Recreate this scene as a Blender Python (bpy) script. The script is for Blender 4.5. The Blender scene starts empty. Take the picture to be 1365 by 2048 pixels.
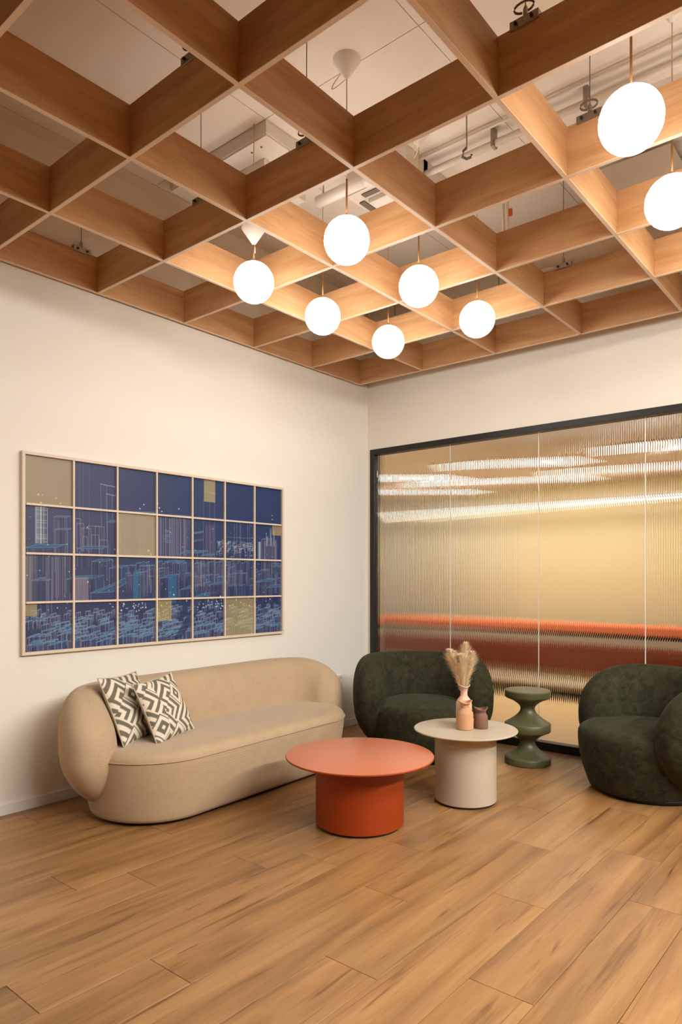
import bpy, bmesh, math, random
import numpy as np
from mathutils import Vector, Matrix

# ------------------------------------------------------------------ camera
F_PX, V0, TH, CX, CY, CH = 1380.98, 1157.83, 0.694494, 3.91863, -5.09294, 1.32
W_PX, H_PX = 1365.0, 2048.0
scene = bpy.context.scene
col = scene.collection
cam_d = bpy.data.cameras.new('camera')
cam = bpy.data.objects.new('camera', cam_d)
col.objects.link(cam)
cam.location = (CX, CY, CH)
cam.rotation_euler = (math.pi / 2, 0, TH)
cam_d.sensor_fit = 'VERTICAL'
cam_d.sensor_height = 36.0
cam_d.sensor_width = 24.0
cam_d.lens = 36.0 * F_PX / H_PX
cam_d.shift_y = (V0 - H_PX / 2) / H_PX
cam_d.clip_start = 0.05
scene.camera = cam

# ------------------------------------------------------------------ world, lights, exposure
world = bpy.data.worlds.new('world')
scene.world = world
world.use_nodes = True
world.node_tree.nodes['Background'].inputs[0].default_value = (1.0, 0.86, 0.70, 1)
world.node_tree.nodes['Background'].inputs[1].default_value = 0.02

def area(name, loc, target, sx, sy, power, color, spread=180):
    d = bpy.data.lights.new(name, 'AREA')
    d.shape = 'RECTANGLE'; d.size = sx; d.size_y = sy
    d.energy = power; d.color = color; d.spread = math.radians(spread)
    o = bpy.data.objects.new(name, d); col.objects.link(o)
    o.location = loc
    o.rotation_euler = (Vector(target) - Vector(loc)).to_track_quat('-Z', 'Y').to_euler()
    return o
KEY = (1.0, 0.985, 0.94)
area('office_light_row', (6.4, -2.4, 3.178), (1.7, -2.2, 0.6), 4.4, 0.06, 128, KEY, 130)
area('added_fill_panel', (4.75, -2.6, 3.214), (4.75, -2.6, 0.0), 0.6, 4.4, 150, KEY)  # unseen fill panel, added to brighten the floor and table tops
area('office_light_row', (3.0, -7.4, 3.17), (2.4, -3.0, 0.5), 4.0, 0.11, 10, KEY, 120)

vs = scene.view_settings
vs.view_transform = 'Standard'
vs.look = 'None'
vs.exposure = -0.07
vs.gamma = 1.0
vs.use_curve_mapping = False
cy_ = scene.cycles
cy_.use_denoising = True
cy_.caustics_reflective = False
cy_.caustics_refractive = False
cy_.max_bounces = 8
cy_.diffuse_bounces = 4
cy_.use_adaptive_sampling = True
cy_.adaptive_threshold = 0.05
cy_.use_light_tree = False
cy_.glossy_bounces = 3
cy_.transmission_bounces = 6
cy_.sample_clamp_indirect = 6.0

# ------------------------------------------------------------------ helpers
def lin(r, g, b):
    f = lambda c: (c / 255 / 12.92) if c / 255 <= 0.04045 else ((c / 255 + 0.055) / 1.055) ** 2.4
    return (f(r), f(g), f(b), 1.0)

SN, CS = math.sin(TH), math.cos(TH)
def at(u, v, z):
    """photograph pixel to the point of the horizontal plane z"""
    d = F_PX * (z - CH) / (V0 - v)
    l = (u - W_PX / 2) * d / F_PX
    return Vector((CX - d * SN + l * CS, CY + d * CS + l * SN, z))
def at_depth(u, d):
    l = (u - W_PX / 2) * d / F_PX
    return CX - d * SN + l * CS, CY + d * CS + l * SN

def new_mat(name):
    m = bpy.data.materials.new(name)
    m.use_nodes = True
    nt = m.node_tree
    b = nt.nodes['Principled BSDF']
    return m, nt, b
def nd(nt, kind, **kw):
    n = nt.nodes.new(kind)
    for k, v in kw.items():
        setattr(n, k, v)
    return n
def setin(n, **kw):
    for k, v in kw.items():
        n.inputs[k.replace('_', ' ')].default_value = v
def ramp(nt, stops, interp='LINEAR'):
    r = nd(nt, 'ShaderNodeValToRGB')
    e = r.color_ramp
    e.interpolation = interp
    while len(e.elements) < len(stops):
        e.elements.new(0.5)
    for el, (p, c) in zip(e.elements, stops):
        el.position = p; el.color = c
    return r
def bump(nt, b, src, strength, dist=0.01):
    n = nd(nt, 'ShaderNodeBump')
    n.inputs['Strength'].default_value = strength
    n.inputs['Distance'].default_value = dist
    nt.links.new(src, n.inputs['Height'])
    nt.links.new(n.outputs[0], b.inputs['Normal'])
def plain(name, rgb, rough=0.6, metal=0.0, noise=None, bmp=0.0, scale=40, spec=0.5):
    m, nt, b = new_mat(name)
    c = lin(*rgb)
    b.inputs['Roughness'].default_value = rough
    b.inputs['Metallic'].default_value = metal
    b.inputs['Specular IOR Level'].default_value = spec
    tc = nd(nt, 'ShaderNodeTexCoord')
    n = nd(nt, 'ShaderNodeTexNoise')
    setin(n, Scale=scale, Detail=5.0)
    nt.links.new(tc.outputs['Object'], n.inputs['Vector'])
    k = noise if noise is not None else 0.04
    r = ramp(nt, [(0.25, tuple(x * (1 - k) for x in c[:3]) + (1,)), (0.75, tuple(min(1, x * (1 + k)) for x in c[:3]) + (1,))])
    nt.links.new(n.outputs['Fac'], r.inputs[0])
    nt.links.new(r.outputs[0], b.inputs['Base Color'])
    if bmp:
        bump(nt, b, n.outputs['Fac'], bmp, 0.004)
    return m

def coat(m, w, r):
    b = m.node_tree.nodes['Principled BSDF']
    b.inputs['Coat Weight'].default_value = w; b.inputs['Coat Roughness'].default_value = r
# --- wood, grain along local Y (floor planks) with per-plank shift
def wood_floor():
    m, nt, b = new_mat('oak_floor')
    tc = nd(nt, 'ShaderNodeTexCoord'); oi = nd(nt, 'ShaderNodeObjectInfo')
    mul = nd(nt, 'ShaderNodeMath', operation='MULTIPLY'); mul.inputs[1].default_value = 37.0
    nt.links.new(oi.outputs['Random'], mul.inputs[0])
    comb = nd(nt, 'ShaderNodeCombineXYZ')
    nt.links.new(mul.outputs[0], comb.inputs[0]); nt.links.new(mul.outputs[0], comb.inputs[1]); nt.links.new(mul.outputs[0], comb.inputs[2])
    add = nd(nt, 'ShaderNodeVectorMath', operation='ADD')
    nt.links.new(tc.outputs['Object'], add.inputs[0]); nt.links.new(comb.outputs[0], add.inputs[1])
    def mapped(sx, sy):
        mp = nd(nt, 'ShaderNodeMapping'); mp.inputs['Scale'].default_value = (sx, sy, 1)
        nt.links.new(add.outputs[0], mp.inputs[0]); return mp.outputs[0]
    big = nd(nt, 'ShaderNodeTexNoise'); setin(big, Scale=1.0, Detail=4.0, Roughness=0.55, Distortion=0.6)
    nt.links.new(mapped(10, 0.9), big.inputs['Vector'])
    fine = nd(nt, 'ShaderNodeTexNoise'); setin(fine, Scale=1.0, Detail=6.0, Roughness=0.7)
    nt.links.new(mapped(130, 4.5), fine.inputs['Vector'])
    streak = nd(nt, 'ShaderNodeTexNoise'); setin(streak, Scale=1.0, Detail=3.0, Roughness=0.6, Distortion=0.8)
    nt.links.new(mapped(26, 1.3), streak.inputs['Vector'])
    vor = nd(nt, 'ShaderNodeTexVoronoi'); setin(vor, Scale=1.0, Randomness=1.0)
    nt.links.new(mapped(3.1, 0.95), vor.inputs['Vector'])
    base = ramp(nt, [(0.27, lin(126, 90, 54)), (0.5, lin(157, 115, 71)), (0.76, lin(180, 138, 90))])
    nt.links.new(big.outputs['Fac'], base.inputs[0])
    rr = ramp(nt, [(0.0, (0.90, 0.89, 0.88, 1)), (1.0, (1.08, 1.06, 1.04, 1))])
    nt.links.new(oi.outputs['Random'], rr.inputs[0])
    m1 = nd(nt, 'ShaderNodeMix', data_type='RGBA', blend_type='MULTIPLY'); m1.inputs[0].default_value = 1.0
    nt.links.new(base.outputs[0], m1.inputs[6]); nt.links.new(rr.outputs[0], m1.inputs[7])
    fr = ramp(nt, [(0.3, (0.80, 0.77, 0.74, 1)), (0.6, (1.04, 1.03, 1.02, 1))])
    nt.links.new(fine.outputs['Fac'], fr.inputs[0])
    m2 = nd(nt, 'ShaderNodeMix', data_type='RGBA', blend_type='MULTIPLY'); m2.inputs[0].default_value = 0.8
    nt.links.new(m1.outputs[2], m2.inputs[6]); nt.links.new(fr.outputs[0], m2.inputs[7])
    sr = ramp(nt, [(0.30, (0.40, 0.33, 0.28, 1)), (0.41, (1, 1, 1, 1))])
    nt.links.new(streak.outputs['Fac'], sr.inputs[0])
    m3 = nd(nt, 'ShaderNodeMix', data_type='RGBA', blend_type='MULTIPLY'); m3.inputs[0].default_value = 0.68
    nt.links.new(m2.outputs[2], m3.inputs[6]); nt.links.new(sr.outputs[0], m3.inputs[7])
    crack = nd(nt, 'ShaderNodeTexNoise'); setin(crack, Scale=1.0, Detail=2.0, Roughness=0.5, Distortion=1.2)
    nt.links.new(mapped(70, 1.9), crack.inputs['Vector'])
    cr = ramp(nt, [(0.245, (0.30, 0.22, 0.17, 1)), (0.30, (1, 1, 1, 1))])
    nt.links.new(crack.outputs['Fac'], cr.inputs[0])
    m35 = nd(nt, 'ShaderNodeMix', data_type='RGBA', blend_type='MULTIPLY'); m35.inputs[0].default_value = 0.8
    nt.links.new(m3.outputs[2], m35.inputs[6]); nt.links.new(cr.outputs[0], m35.inputs[7])
    kr = ramp(nt, [(0.02, (0.25, 0.19, 0.15, 1)), (0.07, (0.74, 0.68, 0.63, 1)), (0.15, (1, 1, 1, 1))])
    nt.links.new(vor.outputs['Distance'], kr.inputs[0])
    m4 = nd(nt, 'ShaderNodeMix', data_type='RGBA', blend_type='MULTIPLY'); m4.inputs[0].default_value = 0.9
    nt.links.new(m35.outputs[2], m4.inputs[6]); nt.links.new(kr.outputs[0], m4.inputs[7])
    nt.links.new(m4.outputs[2], b.inputs['Base Color'])
    b.inputs['Roughness'].default_value = 0.38
    b.inputs['Specular IOR Level'].default_value = 0.55
    bump(nt, b, fine.outputs['Fac'], 0.12, 0.002)
    return m

def wood_grille():
    m, nt, b = new_mat('oak_veneer')
    tc = nd(nt, 'ShaderNodeTexCoord'); oi = nd(nt, 'ShaderNodeObjectInfo')
    mul = nd(nt, 'ShaderNodeMath', operation='MULTIPLY'); mul.inputs[1].default_value = 23.0
    nt.links.new(oi.outputs['Random'], mul.inputs[0])
    comb = nd(nt, 'ShaderNodeCombineXYZ')
    for i in range(3): nt.links.new(mul.outputs[0], comb.inputs[i])
    add = nd(nt, 'ShaderNodeVectorMath', operation='ADD')
    nt.links.new(tc.outputs['Object'], add.inputs[0]); nt.links.new(comb.outputs[0], add.inputs[1])
    def mapped(s):
        mp = nd(nt, 'ShaderNodeMapping'); mp.inputs['Scale'].default_value = s
        nt.links.new(add.outputs[0], mp.inputs[0]); return mp.outputs[0]
    a = nd(nt, 'ShaderNodeTexNoise'); setin(a, Scale=1.0, Detail=4.0, Roughness=0.6, Distortion=0.5)
    nt.links.new(mapped((1.6, 1.0, 14)), a.inputs['Vector'])
    f = nd(nt, 'ShaderNodeTexNoise'); setin(f, Scale=1.0, Detail=5.0, Roughness=0.7)
    nt.links.new(mapped((6, 1.0, 190)), f.inputs['Vector'])
    base = ramp(nt, [(0.28, lin(190, 140, 96)), (0.5, lin(206, 159, 113)), (0.75, lin(219, 175, 130))])
    nt.links.new(a.outputs['Fac'], base.inputs[0])
    fr = ramp(nt, [(0.3, (0.84, 0.82, 0.80, 1)), (0.65, (1.03, 1.03, 1.03, 1))])
    nt.links.new(f.outputs['Fac'], fr.inputs[0])
    mx = nd(nt, 'ShaderNodeMix', data_type='RGBA', blend_type='MULTIPLY'); mx.inputs[0].default_value = 0.8
    nt.links.new(base.outputs[0], mx.inputs[6]); nt.links.new(fr.outputs[0], mx.inputs[7])
    nt.links.new(mx.outputs[2], b.inputs['Base Color'])
    b.inputs['Roughness'].default_value = 0.5
    b.inputs['Specular IOR Level'].default_value = 0.3
    return m

def fabric(name, c0, c1, scale, blotch, sheen, rough=0.95, blotch_scale=6):
    m, nt, b = new_mat(name)
    tc = nd(nt, 'ShaderNodeTexCoord')
    n = nd(nt, 'ShaderNodeTexNoise'); setin(n, Scale=scale, Detail=3.0)
    nt.links.new(tc.outputs['Object'], n.inputs['Vector'])
    g = nd(nt, 'ShaderNodeTexNoise'); setin(g, Scale=blotch_scale, Detail=5.0, Roughness=0.65, Distortion=0.7)
    nt.links.new(tc.outputs['Object'], g.inputs['Vector'])
    r = ramp(nt, [(0.36, lin(*c0)), (0.64, lin(*c1))])
    mx = nd(nt, 'ShaderNodeMix', data_type='FLOAT'); mx.inputs[0].default_value = blotch
    nt.links.new(n.outputs['Fac'], mx.inputs[2]); nt.links.new(g.outputs['Fac'], mx.inputs[3])
    nt.links.new(mx.outputs[0], r.inputs[0])
    nt.links.new(r.outputs[0], b.inputs['Base Color'])
    b.inputs['Roughness'].default_value = rough
    b.inputs['Specular IOR Level'].default_value = 0.15
    b.inputs['Sheen Weight'].default_value = sheen
    b.inputs['Sheen Roughness'].default_value = 0.4
    wx = nd(nt, 'ShaderNodeTexWave'); setin(wx, Scale=scale * 0.5, Distortion=2.0, Detail=2.0)
    nt.links.new(tc.outputs['Object'], wx.inputs['Vector'])
    ad = nd(nt, 'ShaderNodeMath', operation='ADD')
    nt.links.new(n.outputs['Fac'], ad.inputs[0]); nt.links.new(wx.outputs['Fac'], ad.inputs[1])
    bump(nt, b, ad.outputs[0], 0.25, 0.002)
    return m

def emis(name, rgb, strength):
    m, nt, b = new_mat(name)
    b.inputs['Base Color'].default_value = (0.9, 0.88, 0.85, 1)
    b.inputs['Emission Color'].default_value = (*rgb, 1)
    b.inputs['Emission Strength'].default_value = strength
    return m

def attr_mat(name, rough=0.5, spec=0.3):
    m, nt, b = new_mat(name)
    a = nd(nt, 'ShaderNodeAttribute', attribute_name='print')
    nt.links.new(a.outputs['Color'], b.inputs['Base Color'])
    b.inputs['Roughness'].default_value = rough
    b.inputs['Specular IOR Level'].default_value = spec
    return m

M = {}
M['wall'] = plain('wall_paint', (236, 229, 217), 0.85, noise=0.012, bmp=0.05, scale=60, spec=0.2)
M['office_wall'] = plain('office_wall_paint', (150, 128, 104), 0.85, noise=0.03)
M['ceiling'] = plain('ceiling_paint', (225, 215, 202), 0.9, noise=0.02, scale=8, spec=0.2)
M['ceil_dark'] = plain('ceiling_gap', (120, 108, 94), 0.9)
M['base'] = plain('baseboard_paint', (236, 230, 222), 0.5, noise=0.01)
M['floor'] = wood_floor()
M['oak'] = wood_grille()
M['edge'] = plain('oak_edge_band', (232, 206, 180), 0.55, noise=0.05, scale=120)
M['black'] = plain('black_frame', (22, 20, 19), 0.45, noise=0.1)
M['sofa'] = fabric('sofa_linen', (174, 149, 118), (196, 170, 138), 420, 0.25, 0.2)
M['velvet'] = fabric('green_velvet', (27, 27, 18), (68, 64, 44), 300, 0.5, 0.12, 0.9, 20)
M['velvet'].node_tree.nodes['Principled BSDF'].inputs['Sheen Tint'].default_value = (0.55, 0.6, 0.38, 1)
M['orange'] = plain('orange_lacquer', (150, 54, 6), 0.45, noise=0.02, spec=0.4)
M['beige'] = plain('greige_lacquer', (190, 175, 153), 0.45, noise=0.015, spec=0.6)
M['orange_top_lit'] = plain('orange_lacquer_lit', (198, 104, 58), 0.40, noise=0.015, spec=1.0)  # paler copy of the orange: overhead light on the top put into the colour
coat(M['orange_top_lit'], 0.6, 0.35); coat(M['beige'], 0.2, 0.4)
M['plinth'] = plain('dark_plinth', (28, 24, 20), 0.7)
M['stool'] = plain('olive_lacquer', (82, 80, 50), 0.45, noise=0.03, bmp=0.06, scale=25)
coat(M['stool'], 0.25, 0.35)
M['white_plastic'] = plain('white_plastic', (232, 226, 216), 0.45, noise=0.01)
M['white_metal'] = plain('white_metal', (222, 214, 202), 0.5, noise=0.03)
M['steel'] = plain('galvanised_steel', (160, 150, 136), 0.42, 0.8, noise=0.1)
M['cable'] = plain('cable_grey', (110, 98, 84), 0.6)
M['brass'] = plain('brushed_brass', (176, 132, 84), 0.4, 0.7)
M['cord'] = plain('cream_cord', (222, 196, 160), 0.7)
M['globe'] = emis('opal_globe_glow', (1.0, 0.97, 0.90), 13.5)
M['led'] = emis('led_line_glow', (1.0, 0.96, 0.88), 2.6)
M['led_panel'] = emis('led_panel_glow', (1.0, 0.96, 0.88), 24.0)
M['print'] = attr_mat('city_print', 0.45, 0.3)
M['cushion_print'] = attr_mat('cushion_weave', 0.95, 0.1)
M['cushion_plain'] = fabric('cushion_linen', (178, 164, 142), (196, 182, 160), 400, 0.2, 0.2)
M['frame_oak'] = plain('pale_frame', (220, 202, 180), 0.55, noise=0.03)
M['pink_clay'] = plain('pink_clay', (222, 184, 160), 0.8, noise=0.05, bmp=0.1)
M['orange_clay'] = plain('apricot_clay', (198, 150, 110), 0.8, noise=0.06, bmp=0.1)
M['brown_clay'] = plain('brown_clay', (126, 92, 74), 0.8, noise=0.08, bmp=0.1)
M['pampas'] = plain('pampas_plume', (250, 230, 198), 0.9, noise=0.06, scale=90)
M['yellow_wall'] = plain('yellow_wall', (234, 218, 172), 0.85, noise=0.02)
M['cream_wall'] = plain('cream_wall', (232, 216, 186), 0.85, noise=0.02)
M['blue_wall'] = plain('grey_blue_wall', (186, 188, 180), 0.85, noise=0.02)
M['rust'] = fabric('rust_upholstery', (120, 56, 34), (140, 68, 42), 200, 0.4, 0.2)
M['coral'] = fabric('coral_upholstery', (232, 122, 78), (240, 136, 92), 200, 0.4, 0.2)
M['room_floor'] = plain('meeting_room_floor', (220, 184, 132), 0.5, noise=0.06, scale=6)
M['room_ceiling'] = plain('meeting_room_ceiling', (250, 246, 238), 0.9, noise=0.01)
M['red_tag'] = plain('orange_plastic', (214, 92, 40), 0.5)

def reeded_glass():
    m, nt, b = new_mat('reeded_glass')
    b.inputs['Base Color'].default_value = (0.97, 0.98, 0.96, 1)
    b.inputs['Roughness'].default_value = 0.02
    b.inputs['IOR'].default_value = 1.47
    b.inputs['Transmission Weight'].default_value = 1.0
    return m
M['glass'] = reeded_glass()

# ---- mesh helpers
def mesh_obj(name, verts, faces, mat, parent=None, smooth=False, loc=None):
    me = bpy.data.meshes.new(name)
    me.from_pydata([tuple(v) for v in verts], [], faces)
    me.materials.append(M[mat] if isinstance(mat, str) else mat)
    if smooth:
        me.polygons.foreach_set('use_smooth', [True] * len(me.polygons))
    me.update()
    o = bpy.data.objects.new(name, me)
    col.objects.link(o)
    if parent is not None: o.parent = parent
    if loc is not None: o.location = loc
    return o
def bm_obj(name, bm, mat, parent=None, smooth=False, loc=None):
    me = bpy.data.meshes.new(name)
    bm.to_mesh(me); bm.free()
    me.materials.append(M[mat])
    if smooth:
        me.polygons.foreach_set('use_smooth', [True] * len(me.polygons))
    o = bpy.data.objects.new(name, me); col.objects.link(o)
    if parent is not None: o.parent = parent
    if loc is not None: o.location = loc
    return o
def tag(o, label=None, cat=None, group=None, kind=None):
    if label: o['label'] = label
    if cat: o['category'] = cat
    if group: o['group'] = group
    if kind: o['kind'] = kind
    return o
def thing(name, label, cat, loc=(0, 0, 0), rz=0.0, group=None):
    o = bpy.data.objects.new(name, None); col.objects.link(o)
    o.empty_display_size = 0.1
    o.location = loc; o.rotation_euler = (0, 0, rz)
    return tag(o, label, cat, group)
def box_vf(x0, x1, y0, y1, z0, z1):
    v = [(x0, y0, z0), (x1, y0, z0), (x1, y1, z0), (x0, y1, z0), (x0, y0, z1), (x1, y0, z1), (x1, y1, z1), (x0, y1, z1)]
    f = [(0, 3, 2, 1), (4, 5, 6, 7), (0, 1, 5, 4), (1, 2, 6, 5), (2, 3, 7, 6), (3, 0, 4, 7)]
    return v, f
def box(name, x0, x1, y0, y1, z0, z1, mat, parent=None, bev=0.0, origin=None):
    v, f = box_vf(x0, x1, y0, y1, z0, z1)
    if origin is not None:
        v = [(a - origin[0], b - origin[1], c - origin[2]) for a, b, c in v]
    if bev:
        bm = bmesh.new()
        bv = [bm.verts.new(q) for q in v]
        for q in f: bm.faces.new([bv[i] for i in q])
        bmesh.ops.bevel(bm, geom=list(bm.edges), offset=bev, segments=2, affect='EDGES', profile=0.5)
        return bm_obj(name, bm, mat, parent, loc=origin)
    return mesh_obj(name, v, f, mat, parent, loc=origin)
def struct(o):
    o['kind'] = 'structure'
    return o
def lathe(name, prof, mat, parent=None, n=48, smooth=True, loc=None, warp=None, capb=True, capt=True):
    """prof: list of (r, z) from bottom to top"""
    v, f = [], []
    for r, z in prof:
        for k in range(n):
            a = 2 * math.pi * k / n
            p = (r * math.cos(a), r * math.sin(a), z)
            v.append(warp(p, a) if warp else p)
    m = len(prof)
    for i in range(m - 1):
        for k in range(n):
            k2 = (k + 1) % n
            f.append((i * n + k, i * n + k2, (i + 1) * n + k2, (i + 1) * n + k))
    if capb: f.append(tuple(reversed(range(n))))
    if capt: f.append(tuple((m - 1) * n + k for k in range(n)))
    o = mesh_obj(name, v, f, mat, parent, smooth, loc)
    if smooth:
        me = o.data
        me.set_sharp_from_angle(angle=math.radians(38))
    return o
def tube(name, pts, r, mat, parent=None, n=8, loc=None, radii=None):
    pts = [Vector(p) for p in pts]
    v, f = [], []
    for i, p in enumerate(pts):
        t = (pts[min(i + 1, len(pts) - 1)] - pts[max(i - 1, 0)]).normalized()
        ref = Vector((0, 0, 1)) if abs(t.z) < 0.9 else Vector((1, 0, 0))
        a = t.cross(ref).normalized(); b = t.cross(a)
        rr = radii[i] if radii else r
        for k in range(n):
            an = 2 * math.pi * k / n
            v.append(p + a * rr * math.cos(an) + b * rr * math.sin(an))
    for i in range(len(pts) - 1):
        for k in range(n):
            k2 = (k + 1) % n
            f.append((i * n + k, i * n + k2, (i + 1) * n + k2, (i + 1) * n + k))
    f.append(tuple(reversed(range(n)))); f.append(tuple((len(pts) - 1) * n + k for k in range(n)))
    return mesh_obj(name, v, f, mat, parent, True, loc)

# ------------------------------------------------------------------ setting
RX, RY, CEIL = 10.0, -10.0, 3.9
# floor: base slab + single planks near the camera's view
fl = struct(box('floor', 0, RX, RY, 0, -0.12, -0.0085, 'floor'))
PW, PL, PX0 = 0.2275, 1.405, 0.0525
known = {7: -4.068, 8: -3.675, 9: -2.75, 10: -3.27, 11: -2.45, 12: -3.068, 13: -2.155}
plank_bm = bmesh.new()
pv, pf = box_vf(0.0010, PW - 0.0010, 0.0010, PL - 0.0010, -0.008, 0.0)
bv = [plank_bm.verts.new(q) for q in pv]
for q in pf: plank_bm.faces.new([bv[i] for i in q])
bmesh.ops.bevel(plank_bm, geom=[e for e in plank_bm.edges if all(v.co.z > -0.001 for v in e.verts)], offset=0.0008, segments=1, affect='EDGES')
plank0 = None
rng = random.Random(7)
for k in range(0, 22):
    x = PX0 + PW * k
    j0 = known.get(k, -rng.uniform(0, PL))
    n0 = math.ceil((-5.9 - j0) / PL)
    y = j0 + n0 * PL
    while y < -0.02:
        y1 = min(y + PL, -0.02)
        if y1 - y > PL - 0.01:
            if plank0 is None:
                plank0 = bm_obj('plank', plank_bm, 'floor', fl, loc=(x, y, 0)); o = plank0
            else:
                o = plank0.copy(); col.objects.link(o); o.location = (x, y, 0); o.parent = fl
        else:
            box('plank', x + 0.0010, x + PW - 0.0010, y + 0.0010, y1 - 0.0010, -0.008, 0.0, 'floor', fl, origin=(x, y, 0))
        y += PL
# narrow first course along the left wall
y = -5.6
while y < -0.02:
    y1 = min(y + PL, -0.02)
    box('plank', 0.012, PX0 - 0.0010, y + 0.0010, y1 - 0.0010, -0.008, 0.0, 'floor', fl, origin=(0.012 - PW + PX0, y, 0))
    y += PL

struct(box('wall_left', -0.14, 0, RY, 0, -0.1, CEIL, 'wall'))
# glass wall: masonry around the opening
GX0, GX1, GZ0, GZ1 = 0.035, 4.05, 0.0, 2.513
def wall_with_opening():
    bm = bmesh.new()
    for b_ in ((-0.14, GX0, 0.0, 0.14, -0.1, CEIL), (GX0, GX1, 0.0, 0.14, GZ1, CEIL), (GX1, RX, 0.0, 0.14, -0.1, CEIL)):
        v, f = box_vf(*b_)
        q = [bm.verts.new(p) for p in v]
        for g in f: bm.faces.new([q[i] for i in g])
    return struct(bm_obj('wall_glazed', bm, 'wall'))
wall_with_opening()
struct(box('wall_far', RX, RX + 0.1, RY, 0.14, -0.1, CEIL, 'office_wall'))
struct(box('wall_rear', -0.14, RX + 0.1, RY - 0.1, RY, -0.1, CEIL, 'office_wall'))
struct(box('baseboard_left', 0.0, 0.012, -9.9, -0.014, 0.0, 0.062, 'base', bev=0.002))
struct(box('baseboard_glazed', GX1 + 0.05, RX, -0.012, 0.0, 0.0, 0.062, 'base', bev=0.002))

# ceiling with boards
ce = struct(box('ceiling', -0.14, RX + 0.1, RY - 0.1, 0.14, CEIL, CEIL + 0.1, 'ceil_dark'))
cb0 = None
for ix in range(5):
    for iy in range(3):
        x, y = 0.104 + ix * 1.02 - 0.0, -7.2 + iy * 2.4
        if cb0 is None:
            cb0 = box('ceiling_board', 0.0018, 1.0182, 0.0018, 2.3982, -0.012, 0.0, 'ceiling', ce)
            cb0.location = (x, y, CEIL); o = cb0
        else:
            o = cb0.copy(); col.objects.link(o); o.parent = ce; o.location = (x, y, CEIL)
box('ceiling_board', 0.0, 0.100, -7.2, 0, CEIL - 0.012, CEIL, 'ceiling', ce)
box('ceiling_board', 5.21, RX, RY, 0, CEIL - 0.012, CEIL, 'ceiling', ce)
box('ceiling_board', 0, 5.2, RY, -7.21, CEIL - 0.012, CEIL, 'ceiling', ce)

def light_shield():  # unseen slab, added to keep lamp light out of the void above the grille
    bm = bmesh.new()
    for b_ in ((4.16, RX, RY, 0.0, 3.22, 3.30), (0.0, 4.16, RY, -4.82, 3.22, 3.30)):
        v, f = box_vf(*b_)
        q = [bm.verts.new(p) for p in v]
        for g in f: bm.faces.new([q[i] for i in g])
    return struct(bm_obj('light_shield_slab', bm, 'ceiling'))
light_shield()

# ------------------------------------------------------------------ reeded glazing
win = bpy.data.objects.new('window_1', None); col.objects.link(win); struct(win)
win['label'] = 'reeded glass partition in a black frame behind the green armchairs'
fy0, fy1 = -0.012, 0.07
box('frame_stile', GX0, GX0 + 0.05, fy0, fy1, 0.0, GZ1, 'black', win, bev=0.002)
box('frame_stile', GX1 - 0.05, GX1, fy0, fy1, 0.0, GZ1, 'black', win, bev=0.002)
box('frame_head', GX0 + 0.05, GX1 - 0.05, fy0, fy1, GZ1 - 0.05, GZ1, 'black', win, bev=0.002)
box('frame_sill', GX0 + 0.05, GX1 - 0.05, fy0, fy1, 0.0, 0.062, 'black', win, bev=0.002)
joints = [0.085, 0.868, 1.660, 2.452, 3.244, 4.0]
FP = 0.0160
def pane(x0, x1):
    n = max(1, round((x1 - x0) / FP)); p = (x1 - x0) / n; S = 8; sag = 0.0025
    xs, ys = [], []
    for i in range(n):
        for k in range(S):
            t = k / S
            xs.append(x0 + (i + t) * p); ys.append(-sag * (1 - (2 * t - 1) ** 2))
    xs.append(x1); ys.append(0.0)
    z0, z1 = 0.058, GZ1 - 0.046
    v, f = [], []
    N = len(xs)
    for x, y in zip(xs, ys):
        v += [(x, 0.030 + y, z0), (x, 0.030 + y, z1)]
    b0 = len(v)
    for x in xs:
        v += [(x, 0.037, z0), (x, 0.037, z1)]
    for i in range(N - 1):
        f.append((2 * i, 2 * i + 2, 2 * i + 3, 2 * i + 1))
        f.append((b0 + 2 * i, b0 + 2 * i + 1, b0 + 2 * i + 3, b0 + 2 * i + 2))
        f.append((2 * i, b0 + 2 * i, b0 + 2 * i + 2, 2 * i + 2))
        f.append((2 * i + 1, 2 * i + 3, b0 + 2 * i + 3, b0 + 2 * i + 1))
    f.append((0, 1, b0 + 1, b0)); e = 2 * (N - 1)
    f.append((e, b0 + e, b0 + e + 1, e + 1))
    o = mesh_obj('glass_pane', v, f, 'glass', win, True)
    o.data.set_sharp_from_angle(angle=math.radians(35))
    return o
for a, b in zip(joints[:-1], joints[1:]):
    pane(a + 0.003, b - 0.003)
for x in joints[1:-1]:
    box('joint_strip', x - 0.003, x + 0.003, 0.026, 0.038, 0.06, GZ1 - 0.048, 'white_plastic', win)

# ------------------------------------------------------------------ meeting room behind the glass
BX0, BX1, BY, BH = -4.2, 4.2, 4.0, 2.62
struct(box('floor_meeting_room', BX0, BX1, 0.002, BY, -0.1, -0.0005, 'room_floor'))
struct(box('wall_meeting_front', BX0, -0.141, 0.04, 0.14, 0.0, BH, 'cream_wall'))
struct(box('ceiling_meeting_room', BX0, BX1, 0.14, BY, BH, BH + 0.1, 'room_ceiling'))
struct(box('wall_meeting_back', -1.75, BX1, BY, BY + 0.1, 0.0, BH, 'yellow_wall'))
struct(box('wall_meeting_back_left', BX0, -1.75, BY, BY + 0.1, 0.0, BH, 'blue_wall'))
struct(box('wall_meeting_left', BX0 - 0.1, BX0, 0.14, BY, 0.0, BH, 'blue_wall'))
struct(box('wall_meeting_right', BX1, BX1 + 0.1, 0.14, BY, 0.0, BH, 'cream_wall'))
struct(box('trim_1', BX0, BX1, BY - 0.05, BY - 0.001, 2.34, 2.44, 'cream_wall'))
bq = thing('bench_sofa', 'long rust and coral bench sofa blurred behind the reeded glass', 'bench', (0, 3.2, 0))
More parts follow.
